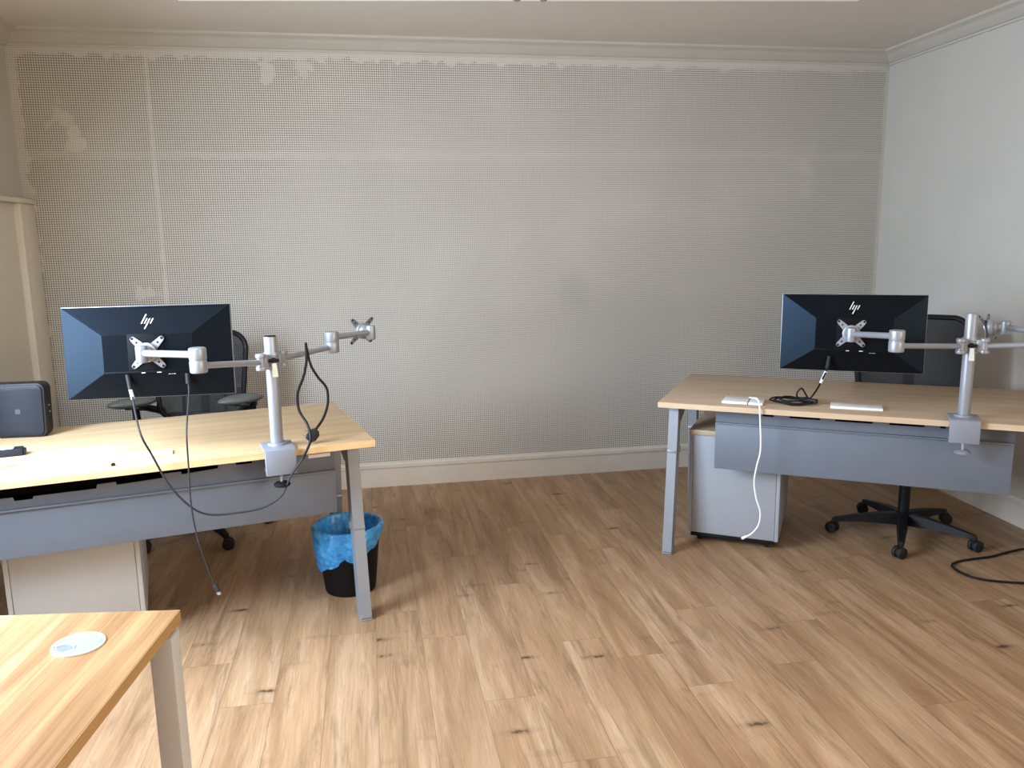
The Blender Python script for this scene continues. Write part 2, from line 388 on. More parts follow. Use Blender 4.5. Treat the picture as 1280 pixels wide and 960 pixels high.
# boxed-out timber panelling at the back end of the left wall, with a cap ledge
f = MB().box((U0, -.19, 0), (U0+.05, 0, 1.675), .003)
f.box((U0, -.215, 0), (U0+.062, -.185, 1.675), .006)
f.box((U0, -1.3, 0), (U0+.03, -.20, 1.675), .003).box((U0, -1.36, 1.675), (U0+.068, 0, 1.70), .004)
struct(setp(f.build('trim_4', plain('cream_timber_panelling', (214, 206, 190), .5, var=.03, scale=5))))

# ------------------------------------------------------------------ desks
def desk(fr, label, L, top_mat, edge_mat, mod, lip_z, top_line, latch_z, leg_us, rear):
    t = thing('desk', label, 'desk', (fr.x, fr.y, 0), fr.a, 'office desks')
    s = 1 if leg_us[0] > 0 else -1
    x0, x1 = (0, L) if s > 0 else (-L, 0)
    o = MB().box((x0, 0, .705), (x1, .8, .73), .0015).build('desktop', top_mat, t)
    # edge band: thin strip glued round the board
    e = MB()
    e.box((x0-.001, -.0015, .706), (x1+.001, .0005, .729)).box((x0-.001, .7995, .706), (x1+.001, .8015, .729))
    e.box((x0-.0015, 0, .706), (x0+.0005, .8, .729)).box((x1-.0005, 0, .706), (x1+.0015, .8, .729))
    e.build('edge_band', edge_mat, o, smooth=False)
    for lu in leg_us:
        for (v0, v1) in ((.17, .07), (rear, rear+.07)):
            lg = MB().bar((lu, v0, .66), (lu, v1, .005), .044, .066, (1, 0, 0), .0012)
            lg.box((lu-.022, v0-.033, .655), (lu+.022, v0+.033, .703), .002)
            lg = lg.build('leg', M['steel'], t, smooth=False)
            MB().box((lu-.023, v1-.034, 0), (lu+.023, v1+.034, .007), .002).build('foot_cap', M['steel'], lg)
            zz = latch_z; k = (.66-zz)/.655; vv = v0+(v1-v0)*k
            sd = 1 if lu*s > .4*0 and lu == leg_us[0] else -1
            MB().box((lu-.0232, vv-.0345, zz-.007), (lu+.0232, vv+.0345, zz+.007), .002).box((min(lu+s*.016, lu+s*.030), vv+.006, zz-.012), (max(lu+s*.016, lu+s*.030), vv+.026, zz+.020), .005).build('leg_bracket', M['alu_d'], lg)
            SW = Matrix(((0, 1, 0, 0), (1, 0, 0, 0), (0, 0, 1, 0), (0, 0, 0, 1)))
            if v1 < v0: MB().prism([(v0+.005, .700), (v0+.28, .700), (v0+.26, .668), (v0-.004, .575)], lu-.016, lu+.016, SW).build('gusset', M['steel'], lg)
            else: MB().prism([(v0-.005, .700), (v0-.12, .700), (v0-.12, .668), (v0+.004, .62)], lu-.016, lu+.016, SW).build('gusset', M['steel'], lg)
        MB().box((lu-.022, .17, .668), (lu+.022, rear, .704), .003).build('crossbeam', M['steel'], t)
    MB().box((min(leg_us), .34, .672), (max(leg_us), .38, .704), .002).box((min(leg_us), .60, .672), (max(leg_us), .64, .704), .002).build('rail', M['recess'], t)
    # modesty panel: sheet with a notched top flange, a fold line, and a cable tray behind
    (m0, m1, zb, ztop) = mod
    poly = [(m0, zb), (m1, zb)] + top_line
    pn = MB().prism([p for p in poly], .104, .107)
    pn.build('modesty_panel', M['panel'], t, smooth=False)
    MB().box((m0, .100, zb), (m1, .104, lip_z-.004), .0012).box((m0, .088, lip_z-.004), (m1, .107, lip_z+.003), .0012).build('folded_panel', M['panel'], t)
    MB().box((m0+.02, .13, .61), (m1-.02, .25, .614)).box((m0+.02, .25, .61), (m1-.02, .254, .69)).build('cable_tray', M['recess'], t, smooth=False)
    return t
topL = [(-.135, .690), (-.432, .690), (-.434, .669), (-.490, .669), (-.492, .690), (-.548, .690), (-.553, .664), (-.674, .658), (-.677, .668), (-.733, .668), (-.737, .653), (-.884, .648),
        (-.887, .659), (-.945, .657), (-.948, .643), (-1.136, .643), (-1.139, .634), (-1.192, .634), (-1.195, .647), (-1.46, .647)]
dL = desk(LD, 'oak-topped office desk with grey legs standing left, near the blue-lined bin', 1.6, M['top_l'], M['edge'], (-1.46, -.135, .438, .701), .606, topL, .36, (-.056, -1.544), .53)
topR = [(.240, .690)]
for a_, b_ in ((.441, .489), (.555, .68), (.74, .887), (.951, 1.083), (1.14, 1.16)): topR += [(a_-.001, .690), (a_, .674), (b_, .674), (b_+.001, .690)]
topR = (topR + [(1.405, .690)])[::-1]
dR = desk(RD, 'oak-topped office desk with grey legs standing right, with swivel chair behind', 1.70, M['top_r'], M['edge_r'], (.240, 1.405, .418, .701), .632, topR, .475, (.044, 1.656), .64)
o = MB().box((-.232, .1005, .662), (-.150, .1035, .676), .001).build('white_sticker', M['white'], dL)
# foreground desk with its cable port
t = thing('desk', 'oak-topped desk in the bottom left corner with round cable port', 'desk', (FD.x, FD.y, 0), FD.a, 'office desks')
o = MB().box((-.8, -1.2, .705), (.8-.8+0, 0, .73), .0015)
top = o.build('desktop', M['top_f'], None)
# give the board its own turned frame so that its grain runs along its long side
top.data.transform(Matrix.Rotation(-PI/2-0, 4, 'Z')); top.rotation_euler = (0, 0, PI/2); top.parent = t
e = MB(); e.box((-.801, -.0005, .706), (.001, .0015, .729)).box((-.0005, -1.2, .706), (.0015, 0, .729))
eb = e.build('edge_band', M['edge_f'], None, smooth=False); eb.data.transform(Matrix.Rotation(-PI/2, 4, 'Z')); eb.parent = top
f = MB(); f.box((-.040, -.068, .008), (.006, -.024, .700), .003); lg = f.build('leg', M['steel_f'], t)
MB().box((-.042, -.070, 0), (.008, -.022, .010), .002).build('foot_cap', M['black'], lg)
f = MB(); f.box((-.040, -1.17, .008), (.006, -1.126, .700), .003); f.build('leg', M['steel_f'], t)
MB().box((-.160, -1.13, .655), (-.120, -.066, .699), .003).build('crossbeam', M['steel_f'], t)
MB().box((-.79, -.066, .657), (-.038, -.026, .703), .003).build('crossbeam', M['steel_f'], t)
for vv in (-.068, -1.17):
    MB().box((-.79, vv, .008), (-.744, vv+.044, .700), .003).build('leg', M['steel_f'], t)
# grommet
gc = (-.138, -.136)
f = MB().lathe([(.0462, .7300), (.0462, .7325), (.0445, .7335), (.042, .7330), (.0405, .7312)], 48, (gc[0], gc[1], 0))
gr = f.build('cable_port', M['white'], t)
f = MB().lathe([(.0, .7325), (.039, .7325), (.0400, .7315), (.0402, .7302)], 48, (gc[0], gc[1], 0))
f.build('port_cover', M['grom'], gr)
f = MB()
pl = [(-.035, -.012), (-.020, -.004), (-.004, -.010), (-.002, -.019), (-.015, -.030), (-.028, -.026)]
f.prism([(x, y) for x, y in pl], -.7327, -.7322, Matrix(((1, 0, 0, gc[0]), (0, 0, 1, gc[1]), (0, -1, 0, 0), (0, 0, 0, 1))))
f.build('cable_slot', plain('grommet_slot', (108, 116, 134), .5, var=.02), gr, smooth=False)
f = MB().tube([(gc[0]-.036, gc[1]-.012, .733), (gc[0]-.020, gc[1]-.002, .733), (gc[0]-.004, gc[1]-.008, .733), (gc[0]+.000, gc[1]-.019, .733)], .0012, 8)
f.build('slot_rim', M['white'], gr)

# ------------------------------------------------------------------ pedestals
def pedestal(fr, u0, u1, v0, depth, z0, z1, mat, label, topm):
    cx = (u0+u1)/2; w = u1-u0; p = fr.w(cx, v0)
    t = thing('drawer_pedestal', label, 'drawer unit', (p.x, p.y, 0), fr.a, 'drawer pedestals')
    h = w/2
    f = MB().box((-h, .004, z0), (h, depth, z1), .002)
    f.build('carcass', mat, t)
    MB().box((-h+.018, 0, z0+.004), (h-.018, .006, z1-.004), .001).build('back_panel', mat, t)
    for sx in (-1, 1): MB().box((min(sx*h, sx*(h-.016)), -.002, z0), (max(sx*h, sx*(h-.016)), .006, z1), .001).build('side_edge', mat, t)
    MB().box((-h-.003, -.004, z1), (h+.003, depth+.02, z1+.024), .002).build('pedestal_top', topm, t)
    n = 3; zz = z0
    for hh in ((z1-z0)*.5, (z1-z0)*.25, (z1-z0)*.25):
        d = MB().box((-h+.002, depth, zz+.002), (h-.002, depth+.018, zz+hh-.002), .002).build('drawer', mat, t)
        MB().box((-.07, depth+.018, zz+hh-.035), (.07, depth+.030, zz+hh-.025), .002).build('handle', M['alu'], d)
        zz += hh
    MB().box((-h+.012, .012, z0-.022), (h-.012, depth-.01, z0), .001).build('plinth', M['black'], t)
    for sx in (-1, 1):
        for yy in (.06, depth-.06):
            MB().cyl((sx*(h-.05)-.012, yy, .018), (sx*(h-.05)+.012, yy, .018), .018, seg=20).build('caster', M['rubber'], t)
    return t
pedestal(RD, .104, .521, .232, .56, .052, .536, M['ped_r'], 'grey drawer pedestal with oak top under the right-hand desk', M['top_r'])
pedestal(LD, -1.275, -.840, .235, .56, .052, .55, M['ped'], 'pale drawer pedestal under the left-hand desk, partly behind the corner desk', M['ped'])

# ------------------------------------------------------------------ office chairs
def chair(name, label, loc, rz, star, back_w, back_top, back_lo, back_y, arms, meshm):
    t = thing(name, label, 'chair', (loc[0], loc[1], 0), rz, 'swivel office chairs')
    b_ = MB().lathe([(.0, .058), (.034, .060), (.040, .075), (.038, .115), (.028, .122), (.0, .122)], 28)
    hub = b_.build('hub', M['black'], t)
    for k in range(5):
        a = star - rz + 2*PI*k/5; d = Vector((math.cos(a), math.sin(a), 0)); s_ = Vector((-d.y, d.x, 0))
        f = MB(); t_ = bmesh.new(); rings = []
        prof = [(.02, .115, .056, .026), (.10, .112, .060, .024), (.20, .100, .064, .020), (.285, .084, .060, .016), (.322, .078, .054, .013), (.330, .066, .056, .010)]
        for r_, zt, zb, hw in prof:
            rings.append([t_.verts.new(d*r_+s_*x+Vector((0, 0, z))) for x, z in ((-hw, zb+.002), (-hw*.7, zt), (hw*.7, zt), (hw, zb+.002))])
        for p, q in zip(rings, rings[1:]):
            for j in range(4): t_.faces.new((p[j], p[(j+1) % 4], q[(j+1) % 4], q[j]))
        t_.faces.new(rings[0][::-1]); t_.faces.new(rings[-1])
        f._add(t_); f.cyl(d*.316+Vector((0, 0, .03)), d*.316+Vector((0, 0, .07)), .010, seg=14)
        arm = f.build('base_arm', M['black'], t)
        ca = a + (1.1 if k % 2 else -.7) ; cd = Vector((math.cos(ca), math.sin(ca), 0)); cn = Vector((-cd.y, cd.x, 0)); c0 = d*.322 + cd*.006 + Vector((0, 0, .0275))
        w = MB().cyl(c0+cn*.006, c0+cn*.024, .0275, seg=26, bev=.004).cyl(c0-cn*.024, c0-cn*.006, .0275, seg=26, bev=.004).cyl(c0-cn*.008, c0+cn*.008, .018, seg=20)
        w.build('caster', M['rubber'], t)
    MB().cyl((0, 0, .11), (0, 0, .26), .026, seg=24).cyl((0, 0, .24), (0, 0, .40), .014, seg=20).build('gas_column', M['black'], t)
    MB().box((-.10, -.14, .385), (.10, .16, .425), .012).box((-.03, .10, .39), (.03, back_y+.02, .42), .008).build('mechanism', M['black'], t)
    MB().box((-.245, -.26, .425), (.245, .22, .490), .028, 4).build('seat', M['seat'], t)
    # backrest: curved rounded frame, mesh inside
    w, z0, z1 = back_w/2, back_lo, back_top
    def yy(x, z): k = (z-z0)/(z1-z0); return back_y + .03*k + .05*k*k - .045*(x/w)**2*1.0
    def outline(inset, n=9, rc=.07):
        pts = []
        ww, a, b2 = w-inset, z0+inset, z1-inset; r_ = rc-inset*.5
        def wid(z): return ww*(.86+.14*min(1, max(0, (z-z0)/(z1-z0)*1.6)))
        for cx, cz, a0 in ((1, b2-r_, 0), (-1, b2-r_, PI/2), (-1, a+r_, PI), (1, a+r_, 1.5*PI)):
            for k in range(n):
                an = a0+PI/2*k/(n-1); z = cz+r_*math.sin(an); x = cx*(wid(z)-r_)+r_*math.cos(an)
                pts.append((x, z))
        # rounded dip of the top rail
        return [(x, z + (.022*(1-(x/w)**2) if z > (z0+z1)/2+.1 else 0)) for x, z in pts]
    ol = outline(.0)
    path = [(x, yy(x, z), z) for x, z in ol]; path.append(path[0])
    # subdivide the top and bottom rails so that they follow the curve
    pp = []
    for p, q in zip(path, path[1:]):
        n = max(1, int((Vector(q)-Vector(p)).length/.03))
        for k in range(n):
            x = p[0]+(q[0]-p[0])*k/n; z = p[2]+(q[2]-p[2])*k/n; pp.append((x, yy(x, z), z))
    pp.append(pp[0])
    br = MB().tube(pp, .0135, 10, smooth=0).build('back_frame', M['black'], t)
    t_ = bmesh.new(); nx, nz = 16, 18; vs = []
    for j in range(nz+1):
        z = z0+.004+(z1-z0-.008)*j/nz; hw = w*(.86+.14*min(1, (z-z0)/(z1-z0)*1.6))-.004
        zc = min(z-z0, z1-z)
        if zc < .07: hw -= .07-math.sqrt(max(0, .07**2-(.07-zc)**2))
        row = []
        for i in range(nx+1):
            x = -hw+2*hw*i/nx; dz = .022*(1-(x/w)**2)*max(0, (z-z0)/(z1-z0))
            row.append(t_.verts.new((x, yy(x, z)+.002, z+dz)))
        vs.append(row)
    for j in range(nz):
        for i in range(nx): t_.faces.new((vs[j][i], vs[j][i+1], vs[j+1][i+1], vs[j+1][i]))
    f = MB(); f._add(t_); f.build('back_mesh', meshm, t)
    f = MB().tube([(0, back_y+.01, .40), (0, back_y+.05, .46), (0, back_y+.045, z0+.05), (0, back_y+.06, z0+.20)], .022, 12)
    f.box((-w*.8, back_y-.002, z0-.01), (w*.8, back_y+.024, z0+.030), .010)
    if not arms: f.bar((0, back_y+.05, z0+.1), (0, back_y+.09, z0+.30), .05, .012)
    f.build('back_support', M['black'], t)
    if arms:
        f = MB()
        f.box((-w*.82, back_y+.012, z0+.115), (w*.82, back_y+.028, z0+.150), .006)
        for sx in (-.45, .45): f.bar((sx*w, back_y+.03, z0), (sx*w, back_y+.05, z0+.30), .014, .01)
        f.build('lumbar_support', M['black'], t)
        for sx in (-1, 1):
            f = MB().tube([(sx*.20, .06, .41), (sx*.27, .06, .43), (sx*.285, .055, .52), (sx*.285, .03, .66)], .018, 12)
            f.tube([(sx*.285, .04, .655), (sx*.27, .13, .635), (sx*.20, back_y+.0, .60)], .018, 12)
            ar = f.build('armrest_post', M['black'], t)
            pm_ = Matrix.Translation((sx*.262-.02, -.02, .690)) @ Matrix.Rotation(-.95, 4, 'Z')
            q_ = MB().sph((0, 0, 0), .118, (.42, 1.0, .22), 24); q_.bm.transform(pm_); q_.build('arm_pad', M['armpad'], ar)
            MB().box((sx*.262-.045, -.06, .660), (sx*.262+.025, .04, .676), .006).build('pad_base', M['black'], ar)
            MB().box((sx*.20-.012, .050, .668), (sx*.20+.012, .056, .676)).build('adjuster_label', M['white'], ar)
    return t
chair('office_chair', 'black mesh swivel chair with armrests behind the left-hand desk', (-1.60, 3.99), .10, math.atan2(3.70-3.99+.03, -1.76+1.60), .47, .985, .56, .19, True, M['mesh'])
chair('office_chair', 'black mesh swivel chair with tall back behind the right-hand desk', (1.905, 3.80), -.397, math.atan2(3.50-3.80, 1.755-1.905), .52, 1.03, .56, .27, False, M['mesh_r'])

# ------------------------------------------------------------------ monitors
def monitor(c, yaw, tilt, label, w=.552, h=.316):
    t = thing('computer_monitor', label, 'monitor', c, 0, 'flat monitors seen from behind')
    t.rotation_euler = (tilt, 0, yaw); t.rotation_mode = 'XYZ'
    x0, x1, z0, z1 = -w/2, w/2, -h/2, h/2
    D_ = .040; ix0, ix1, iz0, iz1 = x0+.245*w, x1-.225*w, z0+.285*h, z1-.305*h
    b_ = bmesh.new()
    def ring(a, bb, c_, d, y): return [b_.verts.new(v) for v in ((a, y, c_), (bb, y, c_), (bb, y, d), (a, y, d))]
    r0 = ring(x0, x1, z0, z1, .010); r1 = ring(x0, x1, z0, z1, 0.); r2 = ring(ix0, ix1, iz0, iz1, -D_)
    for p, q in ((r0, r1), (r1, r2)):
        for j in range(4): b_.faces.new((p[j], p[(j+1) % 4], q[(j+1) % 4], q[j]))
    b_.faces.new(r0[::-1]); b_.faces.new(r2)
    f = MB(); f._add(b_); sh = f.build('back_shell', M['shell'], t, smooth=False)
    sh.data.materials[0] = M['shell']
    MB().box((x0-.002, .006, z0-.002), (x1+.002, .018, z1+.002), .002).build('bezel', M['alu_d'], t)
    MB().box((x0+.006, .0175, z0+.008), (x1-.006, .0185, z1-.008)).build('screen', M['recess'], t)
    # mounting recess in the middle, rib on its right
    f = MB().box((-.060, -D_-.002, -.062), (.060, -D_, .064), .001); rc = f.build('mount_recess', M['recess'], t)
    MB().box((ix0+.002, -D_-.0015, iz0-.002), (ix1-.002, -D_+.002, iz0+.004), .001).build('port_lip', M['recess'], t)
    for a_, b2 in ((-.020, -.008), (.030, .044)): MB().box((a_, -D_-.003, -.0715), (b2, -D_, -.0690)).build('rating_label', M['white'], t, smooth=False)
    f = MB()
    for i, x in enumerate((.068, .072, .078, .084, .088)): f.box((x, -D_-.003, -.078), (x+.0026, -D_-.0005, -.0765))
    f.build('port_marks', M['white'], t, smooth=False)
    # vent slots along the top edge
    f = MB()
    for k in range(46): f.box((-.02+k*.006, -.0042, z1-.0055), (-.02+k*.006+.0028, -.0022, z1-.0035))
    f.build('vent_slots', M['recess'], t, smooth=False)
    # maker's mark: four leaning strokes on the upper facet
    fa = math.atan2(D_, z1-iz1)
    lg = MB(); S = .0215; sl = .42; th = .0036
    def stroke(x, a, b2):
        lg.prism([(x+sl*a*S, a*S), (x+th+sl*a*S, a*S), (x+th+sl*b2*S, b2*S), (x+sl*b2*S, b2*S)], -.0012, 0)
    stroke(-.017, -.25, 1.35); stroke(-.0070, -.25, .62); stroke(.0025, -1.15, .62); stroke(.0125, -.25, .62)
    lz = .103; ly = -D_*(z1-lz)/(z1-iz1)-.0004
    o = lg.build('maker_logo', M['white'], t, smooth=False)
    o.location = (.004, ly, lz); o.rotation_euler = (-math.atan2(D_, z1-iz1), 0, 0)
    return t
mL_c, mL_y, mL_t = Vector((-1.262, 2.815, 1.0955)), .17, -.073
mR_c, mR_y, mR_t = Vector((1.408, 3.345, 1.057)), -.3554, -.0525
mL = monitor(mL_c, mL_y, mL_t, 'black monitor seen from behind above the left-hand desk, next to the small navy box')
mR = monitor(mR_c, mR_y, mR_t, 'black monitor seen from behind above the right-hand desk, tilted over a coiled cable')
def mat_of(c, yaw, tilt): return Matrix.Translation(c) @ Matrix.Rotation(yaw, 4, 'Z') @ Matrix.Rotation(tilt, 4, 'X')

# ------------------------------------------------------------------ twin monitor arms
def xplate(mb, mx, s=.052):
    """cross shaped VESA plate in local XZ, thin in Y"""
    n = []
    for k in range(4):
        a = PI/4+PI/2*k
        r = Matrix.Rotation(-a, 4, 'Y')
        mb.prism([(.0, -.017), (s*1.25, -.009), (s*1.39, -.006), (s*1.42, 0), (s*1.39, .006), (s*1.25, .009), (.0, .017)], -.0015, .0015, mx @ r)
    mb.cyl(mx @ Vector((0, -.002, 0)), mx @ Vector((0, .002, 0)), .032, seg=32)
def holes(pl, mx, s=.052):
    for k in range(4):
        a = PI/4+PI/2*k; d = Vector((math.cos(a), 0, math.sin(a)))
        for q, rr in ((s*1.31, .0048), (s*.93, .0036)):
            MB().cyl(mx @ (d*q+Vector((0, -.0022, 0))), mx @ (d*q+Vector((0, .0022, 0))), rr, seg=14).build('screw_hole', M['black'], pl)
def arm(fr, base, label, ztop, zc, elbow1, head1, mon, elbow2, head2, yaw2, knob_mat, lever_mat):
    bw = fr.w(base[0], base[1]); org = Vector((bw.x, bw.y, .73))
    t = thing('twin_monitor_stand', label, 'monitor stand', org, fr.a, 'twin monitor stands')
    R_ = Matrix.Rotation(-fr.a, 4, 'Z')
    def lo(p): return R_ @ (Vector(p)-org)
    # clamp: plate on the desk, box hanging over the front edge, screw and knob
    by = base[1]
    MB().box((-.055, -by-.022, .0005), (.055, .055, .012), .003).cyl((0, 0, .010), (0, 0, .020), .036, .032).build('base_plate', M['clamp'], t)
    cl = MB().box((-.053, -by-.030, -.082), (.053, -by-.004, .010), .002).box((-.05, -by-.01, -.082), (.05, .03, -.076), .001).build('clamp', M['clamp'], t)
    MB().cyl((0, -by-.002+.006-.012, -.118), (0, -by-.008, -.026), .0055, seg=16).build('clamp_screw', M['alu'], cl)
    ks = MB().lathe([(.0, -.128), (.018, -.130), (.028, -.126), (.030, -.120), (.022, -.113), (.010, -.110), (.0, -.110)], 28, (0, -by-.008, 0))
    ks.build('clamp_knob', knob_mat, cl)
    MB().cyl((0, 0, .012), (0, 0, ztop-.73), .0225, seg=40, bev=.0015).build('pole', M['alu'], t)
    MB().cyl((0, 0, ztop-.73-.0005), (0, 0, ztop-.73+.003), .0205, seg=36, bev=.001).build('pole_cap', M['black'] if knob_mat is M['black'] else M['alu'], t)
    z = zc-.73
    c = MB().lathe([(.0225, z-.030), (.0275, z-.030), (.0285, z-.027), (.0285, z-.020), (.0265, z-.018), (.0265, z+.018), (.0285, z+.020), (.0285, z+.027), (.0275, z+.030), (.0225, z+.030)], 40)
    co = c.build('collar', M['alu'], t)
    MB().cyl((.004, -.024, z+.002), (.004, -.036, z+.002), .011, seg=20, bev=.002).cyl((-.014, -.028, z+.002), (.022, -.028, z+.002), .006, seg=12).build('collar_bolt', M['black'], co)
    MB().prism([(-.003, z-.006), (.011, z-.006), (.015, z-.055), (-.004, z-.055)], -.040, -.034).build('lever', lever_mat, co)
    def side(e, hd, plate_mx, first):
        e, hd = lo(e), lo(hd)
        d = Vector((e.x, e.y, 0)).normalized()
        kp = d*.050 + Vector((0, 0, z))
        # fork knuckle beside the pole
        k = MB().cyl(kp+Vector((0, 0, .014)), kp+Vector((0, 0, .030)), .0185, seg=28, bev=.004).cyl(kp+Vector((0, 0, -.030)), kp+Vector((0, 0, -.014)), .0185, seg=28, bev=.004)
        k.bar(d*.022+Vector((0, 0, z)), d*.046+Vector((0, 0, z)), .030, .05, Vector((-d.y, d.x, 0)), .003).cyl(kp+Vector((0, 0, -.016)), kp+Vector((0, 0, .016)), .0145, seg=24)
        k.build('pivot', M['alu'], t)
        ez = e.z
        jt = MB().cyl(e+Vector((0, 0, .0006)), e+Vector((0, 0, .041)), .0275, seg=36, bev=.005); jt.cyl(e+Vector((0, 0, -.041)), e+Vector((0, 0, -.0006)), .0275, seg=36, bev=.005)
        jt.cyl(e+Vector((0, 0, -.03)), e+Vector((0, 0, .03)), .0262, seg=32)
        jt.build('elbow_joint', M['alu'], t)
        MB().cyl(kp+d*.010, e+Vector((0, 0, -.018)), .0105, seg=20).build('arm_link', M['alu'], t)
        l2 = MB().cyl(e+Vector((0, 0, .018)), hd, .0118, seg=20).build('arm_link', M['alu'], t)
        # head: vertical knuckle, ball and plate
        hk = MB().cyl(hd+Vector((0, 0, -.032)), hd+Vector((0, 0, .026)), .0195, seg=30, bev=.005)
        hk.build('head_joint', M['alu'], t)
        pm = R_ @ Matrix.Translation(-org) @ plate_mx
        pc = pm @ Vector((0, 0, 0))
        f = MB().cyl(hd, pc, .015, seg=20); f.sph(pc.lerp(hd, .25), .027, (1, 1, 1), 20); f.cyl(pc, pc.lerp(hd, .3), .034, seg=28, bev=.004)
        f.build('tilt_ball', M['alu'], t)
        f = MB(); xplate(f, pm); pl = f.build('mounting_plate', M['alu'] if first else M['alu_d'], t)
        holes(pl, pm)
    side(elbow1, head1, mon, True)
    side(elbow2, head2[0], head2[1], False)
    return t
mm = mat_of(mL_c, mL_y, mL_t) @ Matrix.Translation((0.006, -.046, 0))
hL = mat_of(mL_c, mL_y, mL_t) @ Vector((-.002, -.092, 0))
h2 = Vector((-.572, 3.30, 1.098))
p2 = Matrix.Translation(h2 + Vector((-.045, .045, .0))) @ Matrix.Rotation(PI*.25, 4, 'Z') @ Matrix.Rotation(.15, 4, 'X') 
arm(LD, (-.346, .055), 'silver twin monitor arm with black clamp knob at the front edge of left-hand desk', 1.135, 1.05,
    Vector((-1.012, 2.60, 1.094)), hL, mm, Vector((-.699, 3.15, 1.077)), (h2, p2), 0, M['black'], M['tag'])
mm = mat_of(mR_c, mR_y, mR_t) @ Matrix.Translation((-.004, -.046, 0.002))
hR = mat_of(mR_c, mR_y, mR_t) @ Vector((-.006, -.092, 0.002))
h2 = Vector((1.985, 3.25, 1.084))
p2 = Matrix.Translation(h2 + Vector((-.055, .03, -.004))) @ Matrix.Rotation(PI*.22, 4, 'Z') @ Matrix.Rotation(-.35, 4, 'X')
arm(RD, (1.213, .047), 'silver twin monitor arm with silver clamp knob at the front edge of right-hand desk', 1.148, 1.026,
    Vector((1.425, 2.985, 1.070)), hR, mm, Vector((2.02, 3.02, 1.062)), (h2, p2), 0, M['alu'], M['white'])

# ------------------------------------------------------------------ small things on the desks
ZT = .7305
# navy box
p = LD.w(-1.232, .665); t = thing('desktop_box', 'navy blue rounded square box standing upright at the far left desk end', 'electronics', (p.x, p.y, ZT), .12)
def rsq(w, z0, z1, r, n=7, chf=0):
    pts = []
    for cx, cz, a0 in ((w-r, z1-r, 0), (-w+r, z1-r, PI/2), (-w+r+.006, z0+r, PI), (w-r-.006, z0+r, 1.5*PI)):
        for k in range(n):
            a = a0+PI/2*k/(n-1); pts.append((cx+r*math.cos(a), cz+r*math.sin(a)))
    return pts
MB().prism(rsq(.102, .0, .212, .026), -.006, .055, bev=.003).build('case', M['boxside'], t)
MB().prism(rsq(.094, .007, .205, .022), -.011, -.004, bev=.002).build('front_cover', M['bluebox'], t)
MB().prism(rsq(.099, .003, .209, .024), .01, .016).build('side_groove', M['greycab'], t)
MB().box((-.0095, -.0122, .094), (.0095, -.0112, .113)).build('square_emblem', plain('emblem_grey', (58, 63, 74), .5), t, smooth=False)
f = MB().box((.1005, .018, .118), (.1030, .030, .122)).box((.1005, .02, .092), (.1030, .03, .098)); f.build('side_port', M['alu'], t)
# power supply block with cable
p = LD.w(-1.262, .365); t = thing('power_adapter', 'small dark power adapter with pale label lying before the navy box', 'power adapter', (p.x, p.y, ZT), .42)
MB().box((-.095, -.024, 0), (.075, .024, .027), .005).build('adapter_body', M['bluebox'], t)
MB().box((-.06, -.017, .027), (.045, .015, .0276)).build('label_sticker', M['white'], t, smooth=False)
MB().box((.074, -.019, .004), (.082, .019, .021), .003).build('end_cap', M['boxside'], t)
MB().tube([(.015, .024, .014), (.030, .050, .008), (.032, .085, .004), (-.01, .100, .003), (-.14, .115, .003)], .0026, 8).build('power_lead', M['boxside'], t)
# pale strips
def strip(fr, u, v, w, d, rz, label, th=.006):
    p = fr.w(u, v); o = MB().box((-w/2, -d/2, 0), (w/2, d/2, th), .0012)
    o = o.build('plastic_strip', M['white']); tag(o, label, 'plastic strip', 'white plastic strips'); place(o, (p.x, p.y, ZT), fr.a+rz)
    return o
strip(LD, -.805, .150, .215, .060, .0, 'flat white plastic strip lying on the left-hand desk')
strip(RD, .820, .140, .205, .085, .01, 'flat white plastic strip lying on the right-hand desk between coiled cable and pole', .010)
p = LD.w(-.885, .050); o = MB().box((-.007, -.006, 0), (.007, .006, .007), .002).box((-.004, -.003, .006), (.004, .003, .010), .001).build('rubber_foot', M['black'])
tag(place(o, (p.x, p.y, ZT), .4), 'tiny black rubber piece near the front edge of the left-hand desk', 'rubber foot')
p = LD.w(-1.24, .18); o = MB().box((-.075, -.0012, 0), (.06, .0012, .0022)).build('cable_tie', plain('tan_tie', (176, 146, 104), .5))
tag(place(o, (p.x, p.y, ZT), .98), 'thin tan cable tie lying at the left edge of the left-hand desk', 'cable tie')
# white charger block with lead
p = RD.w(.358, .118); t = thing('laptop_charger', 'white charger block with white lead hanging off the right-hand desk', 'charger', (p.x, p.y, ZT), RD.a)
MB().box((-.088, -.062, 0), (.022, .055, .012), .003).build('charger_body', M['white'], t)
MB().box((.026, -.062, 0), (.086, .055, .011), .003).build('plug_section', M['white'], t)
pts = [RD.w(.43, .10, .742), RD.w(.395, .13, .750), RD.w(.385, .10, .756), RD.w(.40, .06, .762), RD.w(.425, .02, .768), RD.w(.438, -.012, .748), RD.w(.443, -.020, .70), RD.w(.451, -.020, .56), RD.w(.438, -.02, .48), RD.w(.430, -.02, .41), RD.w(.440, -.02, .34), RD.w(.460, -.02, .275), RD.w(.455, -.02, .215), RD.w(.430, -.02, .175), RD.w(.405, -.02, .155)]
inv = Matrix.Rotation(-RD.a, 4, 'Z') @ Matrix.Translation((-p.x, -p.y, -ZT))
MB().tube([inv @ q for q in pts], .0036, 10).build('lead', M['white'], t)
q0, q1 = inv @ RD.w(.408, -.02, .158), inv @ RD.w(.388, -.02, .144)
MB().cyl(q0, q1, .0055, .0065, seg=12).build('lead_plug', M['white'], t)
MB().cyl(q1, q1+(q1-q0)*.35, .004, seg=10).build('plug_tip', M['boxside'], t)
